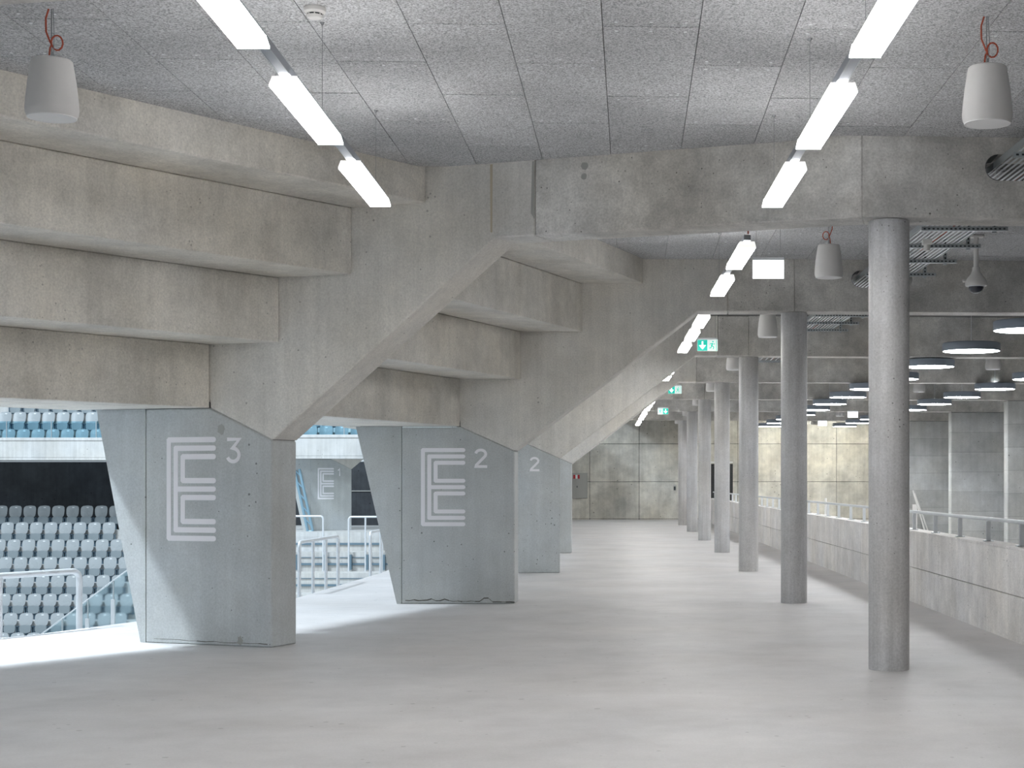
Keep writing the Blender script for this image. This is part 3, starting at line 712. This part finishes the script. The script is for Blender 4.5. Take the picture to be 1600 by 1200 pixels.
# ------------------------------------------------------------------ emergency signs
def sign(xc, d, zt, wd, ht, label, kind):
    t = thing('exit_sign' if kind else 'blank_sign', label, 'exit sign' if kind else 'sign', (xc, d, zt - ht))
    x0, x1, z0 = xc - wd / 2, xc + wd / 2, zt - ht
    MB().box(x0, x1, d - .022, d + .022, zt - .018, zt + .012).build('housing', 'galv_light', t, bevel=.004)
    pan = MB().box(x0, x1, d - .006, d + .006, z0, zt - .018).build('panel', 'sign_pale' if kind else 'sign_white', t)
    for xx in (x0 + wd * .12, x1 - wd * .12):
        MB().tube([(xx, d, zt + .012), (xx, d, ZC + .03)], .0022, 5).build('suspension_wire', 'wire', t)
    if kind:
        hw = wd / 2; f0 = d - .0075; f1 = d - .0062
        ax0 = x0 + .004 if kind == 1 else xc + .002; ax1 = ax0 + hw - .006
        zb_, zt_ = z0 + .004, zt - .022
        MB().box(ax0, ax1, f0, f1, zb_, zt_).build('green_field', 'sign_green', pan)
        c = (ax0 + ax1) / 2; h = zt_ - zb_
        def fl(poly, mat, y0=-.0012, name='pictogram'):
            MB().prism([(x, f0 + y0, z) for x, z in poly], [(x, f0 - .0002, z) for x, z in poly]).build(name, mat, pan)
        q = h * .32
        fl([(c - q * .22, zt_ - h * .14), (c - q * .22, zb_ + h * .52), (c - q, zb_ + h * .52), (c, zb_ + h * .12), (c + q, zb_ + h * .52), (c + q * .22, zb_ + h * .52), (c + q * .22, zt_ - h * .14)], 'sign_white', name='arrow')
        mx = (xc + hw / 2) if kind == 1 else (x0 + hw / 2)
        u = h / 10; zc = zb_ + 5 * u
        def lm(pts, wdt):
            for i in range(len(pts) - 1):
                a = Vector(pts[i]); b = Vector(pts[i + 1]); dd = (b - a).normalized(); nn = Vector((-dd.y, dd.x)) * wdt
                pl = [a - nn, b - nn, b + nn, a + nn]
                MB().prism([(mx + p.x * u, f0, zc + p.y * u) for p in pl], [(mx + p.x * u, f1, zc + p.y * u) for p in pl]).build('pictogram', 'sign_green', pan)
        lm([(-.3, 2), (-.9, -.6)], .7)
        lm([(-.9, -.6), (1.0, -1.2), (.6, -3.6)], .42)
        lm([(-.9, -.6), (-1.6, -2.4), (-3.2, -2.6)], .42)
        lm([(-.3, 1.9), (1.2, 1.0), (2.3, 1.6)], .32)
        lm([(-.4, 1.9), (-2.2, 1.7), (-2.7, .3)], .32)
        hd = [(mx + (.25 + .75 * math.cos(a)) * u, zc + (3.4 + .75 * math.sin(a)) * u) for a in [i * math.pi / 6 for i in range(12)]]
        MB().prism([(x, f0, z) for x, z in hd], [(x, f1, z) for x, z in hd]).build('pictogram', 'sign_green', pan)
        for xx in (mx + 3.6 * u,):
            MB().box(xx - .25 * u, xx + .25 * u, f0, f1, zb_, zt_).build('pictogram', 'sign_green', pan)
def px(x, y, dl): return ((x - CX) * dl, F * dl, H - (y - CY) * dl)
sign((1200.5 - CX) * .0068, 17.0, 1.571 + (752 - 404) * .0068, 49 * .0068, 31.5 * .0068, 'blank glowing white hanging sign behind the nearest beam', 0)
sign((1105.5 - CX) * .0100, 25.0, 1.571 + (752 - 529) * .0100, .32, .195, 'nearest green exit sign with white arrow and running figure', 1)
sign((1054.5 - CX) * .0152, 38.0, 1.571 + (752 - 602) * .0152, .32, .20, 'middle green exit sign beneath the fourth beam', 1)
sign((1036 - CX) * .0188, 47.0, 1.571 + (752 - 637) * .0188, .31, .195, 'farthest green exit sign with the arrow on its right half', 2)
sign((1333 - CX) * .0194, 48.6, 1.571 + (752 - 642) * .0194, .31, .20, 'small blank white sign over the stairwell, nearer one', 0)
sign((1285 - CX) * .0222, 55.5, 1.571 + (752 - 657) * .0222, .31, .19, 'small blank white sign over the stairwell, farther one', 0)

# ------------------------------------------------------------------ fittings on the back wall
def bpt(x, y): dl = DB / F; return (x - CX) * dl, H - (y - CY) * dl
x0, z1 = bpt(896, 739); x1, z0 = bpt(918, 779)
t = thing('wall_cabinet', 'flat grey electrical cabinet on the back wall', 'cabinet', ((x0 + x1) / 2, DB, z0))
MB().box(x0 - .1, x1, DB - .05, DB, z0, z1).build('body', 'cabinet', t, bevel=.006)
dr = MB().box(x0 + .11, x1 - .02, DB - .062, DB - .05, z0 + .02, z1 - .02).build('door', 'cabinet', t, bevel=.003)
MB().box(x0 + .14, x0 + .17, DB - .072, DB - .062, z0 + .45, z0 + .52).build('lock', 'dark_slot', dr)
x0, z1 = bpt(896, 742); x1, z0 = bpt(906, 748)
t = thing('fire_sign', 'small red and white fire sign above the grey wall cabinet', 'sign', ((x0 + x1) / 2, DB - .07, z0))
for i, mt in enumerate(['red', 'plate', 'red']):
    MB().box(x0 + (x1 - x0) * i / 3, x0 + (x1 - x0) * (i + 1) / 3, DB - .078, DB - .0725, z0, z1).build('sign_field', mt, t)
x0, z1 = bpt(1052, 757); x1, z0 = bpt(1056.5, 767)
t = thing('call_box', 'small dark wall box beside the farthest column', 'box', ((x0 + x1) / 2, DB, z0))
MB().box(x0, x1, DB - .04, DB, z0, z1).build('body', 'cabinet', t, bevel=.004)
MB().box(x0 + .02, x1 - .02, DB - .045, DB - .04, z0 + .03, z1 - .08).build('cover', 'dark_slot', t)
x0, z1 = bpt(1111, 725); x1, z0 = bpt(1145, 811)
dn = thing('door_1', 'dark framed door in the back wall between the columns', 'door', ((x0 + x1) / 2, DB, 0)); structure(dn)
MB().box(x0, x0 + .07, DB - .03, DB, 0, z1).build('frame', 'door_dark', dn); MB().box(x1 - .07, x1, DB - .03, DB, 0, z1).build('frame', 'door_dark', dn)
MB().box(x0 + .07, x1 - .07, DB - .03, DB, z1 - .07, z1).build('frame', 'door_dark', dn)
lf = MB().box(x0 + .072, x1 - .072, DB - .02, DB - .002, .01, z1 - .072).build('leaf', 'door_dark', dn)
MB().tube([(x0 + .14, DB - .02, 1.05), (x0 + .14, DB - .06, 1.05), (x0 + .26, DB - .06, 1.05)], .012, 8).build('handle', 'galv_light', lf)
tag(MB().box(x0, x1, DB - .01, DB - .001, z1 + .05, z1 + .09).build('door_sign', 'plate', None, origin=((x0 + x1) / 2, DB, z1 + .05)), 'thin pale strip above the dark door', 'strip')
# long conduit along the top of the back wall
m = MB().box(-3.2, 6.5, DB - .14, DB - .012, 4.30, 4.38)
tag(m.build('cable_duct', 'galv', None, origin=(1.5, DB, 4.3)), 'long galvanised cable duct along the top of the back wall', 'cable duct')
t = thing('wall_light', 'linear light high at the back wall above the landing', 'light', (3.9, 63.6, 4.2))
MB().box(1.2, 6.6, 63.55, 63.70, 4.20, 4.235).build('lens', 'lens_wall', t)
MB().box(1.2, 6.6, 63.55, 63.70, 4.2355, 4.30).build('housing', 'rail_alu', t)
for x in (1.6, 3.9, 6.2): MB().tube([(x, 63.62, 4.30), (x, 63.62, ZC + .032)], .004, 6).build('suspension_wire', 'wire', t)
# boards leaning on the far jamb wall, white post on the landing
t = thing('leaning_board', 'white boards leaning against the far right jamb wall behind the rail', 'board', (7.5, 56.0, -.6))
for o, y, s in ((0, 56.6, 0), (.12, 56.45, .10)):
    a = Vector((7.78 + o, y, -.6)); b = Vector((7.24 + o * .3, y, 1.25 - s))
    dv = (b - a).normalized(); nn = Vector((dv.z, 0, -dv.x)) * .02
    pl = [a - nn, a + nn, b + nn, b - nn]
    MB().prism([(p.x, p.y, p.z) for p in pl], [(p.x, p.y + .1, p.z) for p in pl]).build('board', 'white_plastic', t)
MB().box(7.235, 7.40, 56.72, 56.78, -.6, .75).build('board', 'white_plastic', t)
t = thing('barrier_post', 'slim white post standing on the landing behind the rail', 'post', (4.54, 62, 0))
MB().tube([(4.54, 62, .02), (4.54, 62, .80), (4.54, 62, .92)], .045, 14).build('pole', 'white_plastic', t, smooth=True)
MB().lathe([(.11, 0), (.11, .015), (.05, .03)], (4.54, 62, 0), 20).build('foot', 'white_plastic', t, smooth=True)

# ------------------------------------------------------------------ near stand below the concourse edge
ns = thing('near_stand', 'pale concrete terrace steps dropping away from the concourse edge', 'terrace', (edge[2].x - 1, edge[2].y, -3))
for k in range(0, 3):
    for s in range(5):
        a0, a1 = fp(FR[k], -3.06 - .95 * s, .2), fp(FR[k + 1], -3.06 - .95 * s, .2)
        b0, b1 = fp(FR[k], -3.055 - .95 * (s + 1), .2), fp(FR[k + 1], -3.055 - .95 * (s + 1), .2)
        MB().plan([tuple(a0), tuple(a1), tuple(b1), tuple(b0)], -.57 * (s + 1) - .35, -.57 * (s + 1)).build('step', 'stand_c', ns)
def edge_pt(d, off=0.0):
    for i in range(len(edge) - 1):
        a, b = edge[i], edge[i + 1]
        if a.y <= d <= b.y:
            t_ = (d - a.y) / (b.y - a.y); v = a.lerp(b, t_); dr_ = (b - a).normalized(); return v + Vector((-dr_.y, dr_.x)) * off
    return edge[-1]
def tube_rail(pts2, ztop, zbot, label, r=.024, n_posts=2, brackets=False, name='tube_barrier', group='tubular barriers'):
    a, b = Vector(pts2[0]), Vector(pts2[1]); mid = (a + b) / 2
    t = thing(name, label, 'railing', (mid.x, mid.y, zbot), group)
    d = (b - a).normalized(); rr = .09
    pts = [(a.x, a.y, zbot), (a.x, a.y, ztop - rr)]
    for i in range(1, 6):
        an = math.pi / 2 * i / 6; pts.append((a.x + d.x * rr * (1 - math.cos(an)), a.y + d.y * rr * (1 - math.cos(an)), ztop - rr + rr * math.sin(an)))
    pts += [(a.x + d.x * rr, a.y + d.y * rr, ztop), (b.x - d.x * rr, b.y - d.y * rr, ztop)]
    for i in range(1, 6):
        an = math.pi / 2 * i / 6; pts.append((b.x - d.x * rr * (1 - math.sin(an)), b.y - d.y * rr * (1 - math.sin(an)), ztop - rr + rr * math.cos(an)))
    pts += [(b.x, b.y, ztop - rr), (b.x, b.y, zbot)]
    MB().tube(pts, r, 12).build('bent_tube', 'galv_light', t, smooth=True)
    for i in range(1, n_posts - 1):
        q = a.lerp(b, i / (n_posts - 1))
        MB().tube([(q.x, q.y, zbot), (q.x, q.y, ztop - r * .5)], r * .9, 10).build('post', 'galv_light', t, smooth=True)
    if brackets:
        for i in range(n_posts):
            q = a.lerp(b, i / max(1, n_posts - 1))
            MB().box(q.x + .03, q.x + .08, q.y - .02, q.y + .12, zbot + .04, zbot + .5).build('bracket', 'blue_steel', t)
    return t
p0, p1 = edge_pt(15.3, .14), edge_pt(17.2, .14)
tube_rail((tuple(p0), tuple(p1)), .605, -.57, 'thick tubular steel barrier at the concourse edge, lower left', r=.033, n_posts=3)
p0, p1 = edge_pt(22.3, .15), edge_pt(24.75, .15)
tube_rail((tuple(p0), tuple(p1)), .72, -.57, 'tubular steel barrier with four posts between the two numbered piers', r=.026, n_posts=4)
p0, p1 = edge_pt(27.25, .15), edge_pt(29.6, .15)
tube_rail((tuple(p0), tuple(p1)), .70, -.57, 'short tubular barrier end beside the second pier', r=.026, n_posts=3)

# glass balustrade of the stair going down from the concourse
t = thing('glass_balustrade', 'clear glass stair balustrade with steel posts beyond the concourse edge', 'balustrade', (-7.5, 19.2, -1.1))
bal = [(-6.75, 18.86, .59), (-7.06, 19.0, .39), (-7.43, 19.17, .15), (-7.80, 19.33, -.09), (-8.20, 19.51, -.35)]
for i in range(len(bal) - 1):
    (x0, y0, z0), (x1, y1, z1) = bal[i], bal[i + 1]
    MB().prism([(x0, y0, z0 - 1.0), (x1, y1, z1 - 1.0), (x1, y1, z1), (x0, y0, z0)], [(x0 + .004, y0 + .01, z0 - 1.0), (x1 + .004, y1 + .01, z1 - 1.0), (x1 + .004, y1 + .01, z1), (x0 + .004, y0 + .01, z0)]).build('pane', 'glass', t)
MB().tube([(x, y + .005, z + .01) for x, y, z in bal], .008, 6).build('top_rail', 'galv_light', t)
for x, y, z in bal[1:4]:
    MB().box(x - .022, x + .022, y - .045, y - .005, -1.14, z - .22).build('post', 'galv_light', t)
    MB().box(x - .006, x + .006, y - .025, y - .005, z - .22, z).build('post_tip', 'galv', t)

# ------------------------------------------------------------------ far side of the arena: stand with seats, upper tier, terrace
def seat_meshes():
    def shell(w_, h_, y0, bend, z0, lean, th, ex=3.6):
        m = MB(); nx, nz = 6, 8; fr = []; bk = []
        for j in range(nz + 1):
            v = .5 - .5 * math.cos(math.pi * j / nz); t_ = 2 * v - 1
            ww = w_ / 2 * max(.12, (1 - abs(t_) ** ex) ** (1 / ex)) * (.90 + .10 * v)
            for i in range(nx + 1):
                u = -1 + 2 * i / nx
                y = y0 + lean * v - bend * (u * ww / (w_ / 2)) ** 2
                fr.append((u * ww, y, z0 + h_ * v)); bk.append((u * ww * .97, y + th, z0 + h_ * v))
        n = nx + 1; k = len(fr); fs = []
        for j in range(nz):
            for i in range(nx):
                a = j * n + i; fs.append((a, a + 1, a + n + 1, a + n)); fs.append((a + k, a + n + k, a + n + 1 + k, a + 1 + k))
        per = [i for i in range(n)] + [j * n + nx for j in range(1, nz + 1)] + [nz * n + i for i in range(nx - 1, -1, -1)] + [j * n for j in range(nz - 1, 0, -1)]
        for i in range(len(per)):
            a, b = per[i], per[(i + 1) % len(per)]; fs.append((a, a + k, b + k, b))
        return m.add(fr + bk, fs)
    back = shell(.455, .42, .0, .06, .42, .07, .02).mesh('backrest', smooth=True); back.materials.append(MATS['seat_shell'])
    pan = shell(.39, .26, -.14, -.03, .20, .02, .05).mesh('seat_pan', smooth=True); pan.materials.append(MATS['seat_pan'])
    br = MB()
    for s in (-1, 1):
        br.box(s * .225 - .012, s * .225 + .012, -.16, .05, .40, .425)
        br.box(s * .215 - .012, s * .215 + .012, -.10, .03, .16, .42)
    br.box(-.03, .03, -.02, .05, .0, .42); br.box(-.25, .25, -.03, .03, .17, .21)
    br = br.mesh('bracket'); br.materials.append(MATS['seat_bracket'])
    pl = MB().prism([(.045 * math.cos(a), .048, .77 + .018 * math.sin(a)) for a in [i * math.pi / 6 for i in range(12)]], [(.045 * math.cos(a), .060, .77 + .018 * math.sin(a)) for a in [i * math.pi / 6 for i in range(12)]]).mesh('number_plate')
    pl.materials.append(MATS['plate'])
    return back, pan, br, pl
SB, SPN, SBR, SPL = seat_meshes()
def seat(x, d, z, label, group):
    t = thing('stadium_seat', label, 'seat', (x, d, z), group)
    inst('backrest', SB, t); inst('seat_pan', SPN, t); inst('bracket', SBR, t); inst('number_plate', SPL, t)
SEAT_H = .84
st = thing('far_stand', 'pale concrete stepped stand under the grey seats across the arena', 'stand', (-22.5, 54, -4))
for r_ in range(10):
    dback = 56.0 - .8 * r_; zt = (H - .85 - SEAT_H) - .56 * r_
    MB().box(-28.5, -15.5, dback - .55, dback + .27, zt - .7, zt).build('step', 'stand_c', st)
    if r_ < 8:
        lo = CX + F * (-1.0) ; i = 0
        x = -25.25 + (.07 * r_) % .5
        while CX + F * x / dback < -14: x += .5
        while CX + F * x / dback < 186 + 4 * r_:
            seat(x, dback, zt, 'grey plastic seat, lower far stand, ' + ORD[r_] + ' row from the top, ' + ORD[i] + ' from the left', 'seats in the lower far stand')
            i += 1; x += .5
# dark wall behind the lower far stand, and the concourse over there
dw = tag(MB().box(-30, -14.2, 57.6, 57.9, -1, 2.27).build('dark_wall', 'dark_c', None, origin=(-22, 57.7, -1)), 'dark concrete wall behind the top row of grey seats', 'wall')
dw2 = thing('dark_opening', 'dark glazed wall beside the distant pier with number 1', 'glazed wall', (-11, 57, 0))
MB().box(-14.1, -8.2, 57.0, 57.2, 0, 2.27).build('glazing', 'dark_c', dw2)
for z in (1.21,): MB().box(-14.1, -8.2, 56.95, 56.995, z, z + .03).build('transom', 'cabinet', dw2)
# upper tier fascia, split in two runs
def fascia(x0, x1, d, label, n=4):
    t = thing('balcony_front', label, 'balcony', ((x0 + x1) / 2, d, 2.27))
    MB().box(x0, x1, d, d + .16, 2.36, 2.92).build('panel', 'stand_c', t, bevel=.015)
    MB().box(x0, x1, d - .03, d + .2, 2.92, 3.03).build('coping', 'stand_c', t, bevel=.02)
    MB().box(x0, x1, d - .02, d + .45 + .8 * n, 2.28, 2.36).build('slab', 'stand_c', t)
    for r_ in range(n):
        MB().box(x0, x1, d + .45 + .8 * r_, d + 1.27 + .8 * r_, 2.36, 2.52 + .62 * r_).build('step', 'stand_c', t)
    gl = thing('glass_guard', 'clear glass guard standing on ' + label, 'glass guard', ((x0 + x1) / 2, d + .08, 3.03))
    x = x0
    while x < x1 - .1:
        MB().box(x + .01, min(x + 1.5, x1) - .01, d + .075, d + .087, 3.03, 3.58).build('pane', 'glass_blue', gl)
        MB().box(x - .012, x + .012, d + .06, d + .1, 3.03, 3.58).build('post', 'galv', gl); x += 1.5
fascia(-28, -18.2, 53.5, 'white balcony front across the arena, left of the nearest pier')
fascia(-14.4, -8.0, 50.0, 'white balcony front seen between the two numbered piers', 2)
for r_ in range(3):
    d = 54.55 + .8 * r_; zt = 2.52 + .62 * r_; i = 0
    x = -24.35 + .03 * r_
    while CX + F * x / d < 165:
        seat(x, d, zt, 'blue grey seat, upper far tier, ' + ORD[r_] + ' row from the front, ' + ORD[i] + ' from the left', 'seats in the upper far tier'); i += 1; x += .5
for r_ in range(2):
    d = 51.05 + .8 * r_; zt = 2.52 + .62 * r_; i = 0
    x = -13.2
    while CX + F * x / d < 562:
        seat(x, d, zt, 'blue grey seat above the balcony between the piers, ' + ORD[r_] + ' row, ' + ORD[i] + ' from the left', 'seats in the upper tier between the piers'); i += 1; x += .5
# terrace below the distant concourse
te = thing('far_terrace', 'white concrete terrace steps below the distant pier with number 1', 'terrace', (-11.5, 48, -3))
MB().box(-15, -8, 49.6, 57.0, -.35, 0).build('landing', 'stand_c', te)
MB().box(-15, -8, 49.4, 49.6, -.9, .0).build('plinth', 'stand_c', te)
for s in range(5):
    d0 = 49.4 - 1.05 * (s + 1); zt = -.57 * (s + 1)
    MB().box(-15, -8, d0, d0 + 1.05, zt - .6, zt).build('step', 'stand_c', te)
    MB().box(-15, -8, d0 + 1.0, d0 + 1.04, zt + .18, zt + .24).build('seat_rail', 'blue_steel', te)
    if s: MB().box(-15, -8, d0 + 1.02, d0 + 1.048, zt + .40, zt + .42).build('seat_rail', 'blue_steel', te)
dl = 48.2
tube_rail(((-13.35, dl), ((505 - CX) / F * dl, dl)), .52, -1.14, 'tubular barrier on the far terrace, left one', r=.03, n_posts=3, brackets=True)
tube_rail((((545 - CX) / F * dl, dl), (-9.83, dl)), .50, -1.14, 'tubular barrier on the far terrace, right one behind the second pier', r=.03, n_posts=3, brackets=True)
# slanting pale blue steel strut beside the distant pier
t = thing('steel_strut', 'slanting pale blue steel strut left of the distant pier with number 1', 'strut', ((487 - CX) * .0206, 51.2, 0))
a = ((466 - CX) * .0202, 50.4, H + (752 - 733) * .0202); b = ((487 - CX) * .0202, 50.4, 0.0)
for o in (0, .16):
    MB().tube([(a[0] + o - .1, a[1], a[2]), (b[0] + o - .1, b[1], b[2])], .045, 8).build('chord', 'truss_blue', t)
for i in range(6):
    u = i / 5; v = min(1, u + .12)
    q = [a[j] + (b[j] - a[j]) * u for j in range(3)]; r = [a[j] + (b[j] - a[j]) * v for j in range(3)]
    MB().tube([(q[0] - .1, q[1], q[2]), (r[0] + .06, r[1], r[2])], .025, 6).build('lacing', 'truss_blue', t)
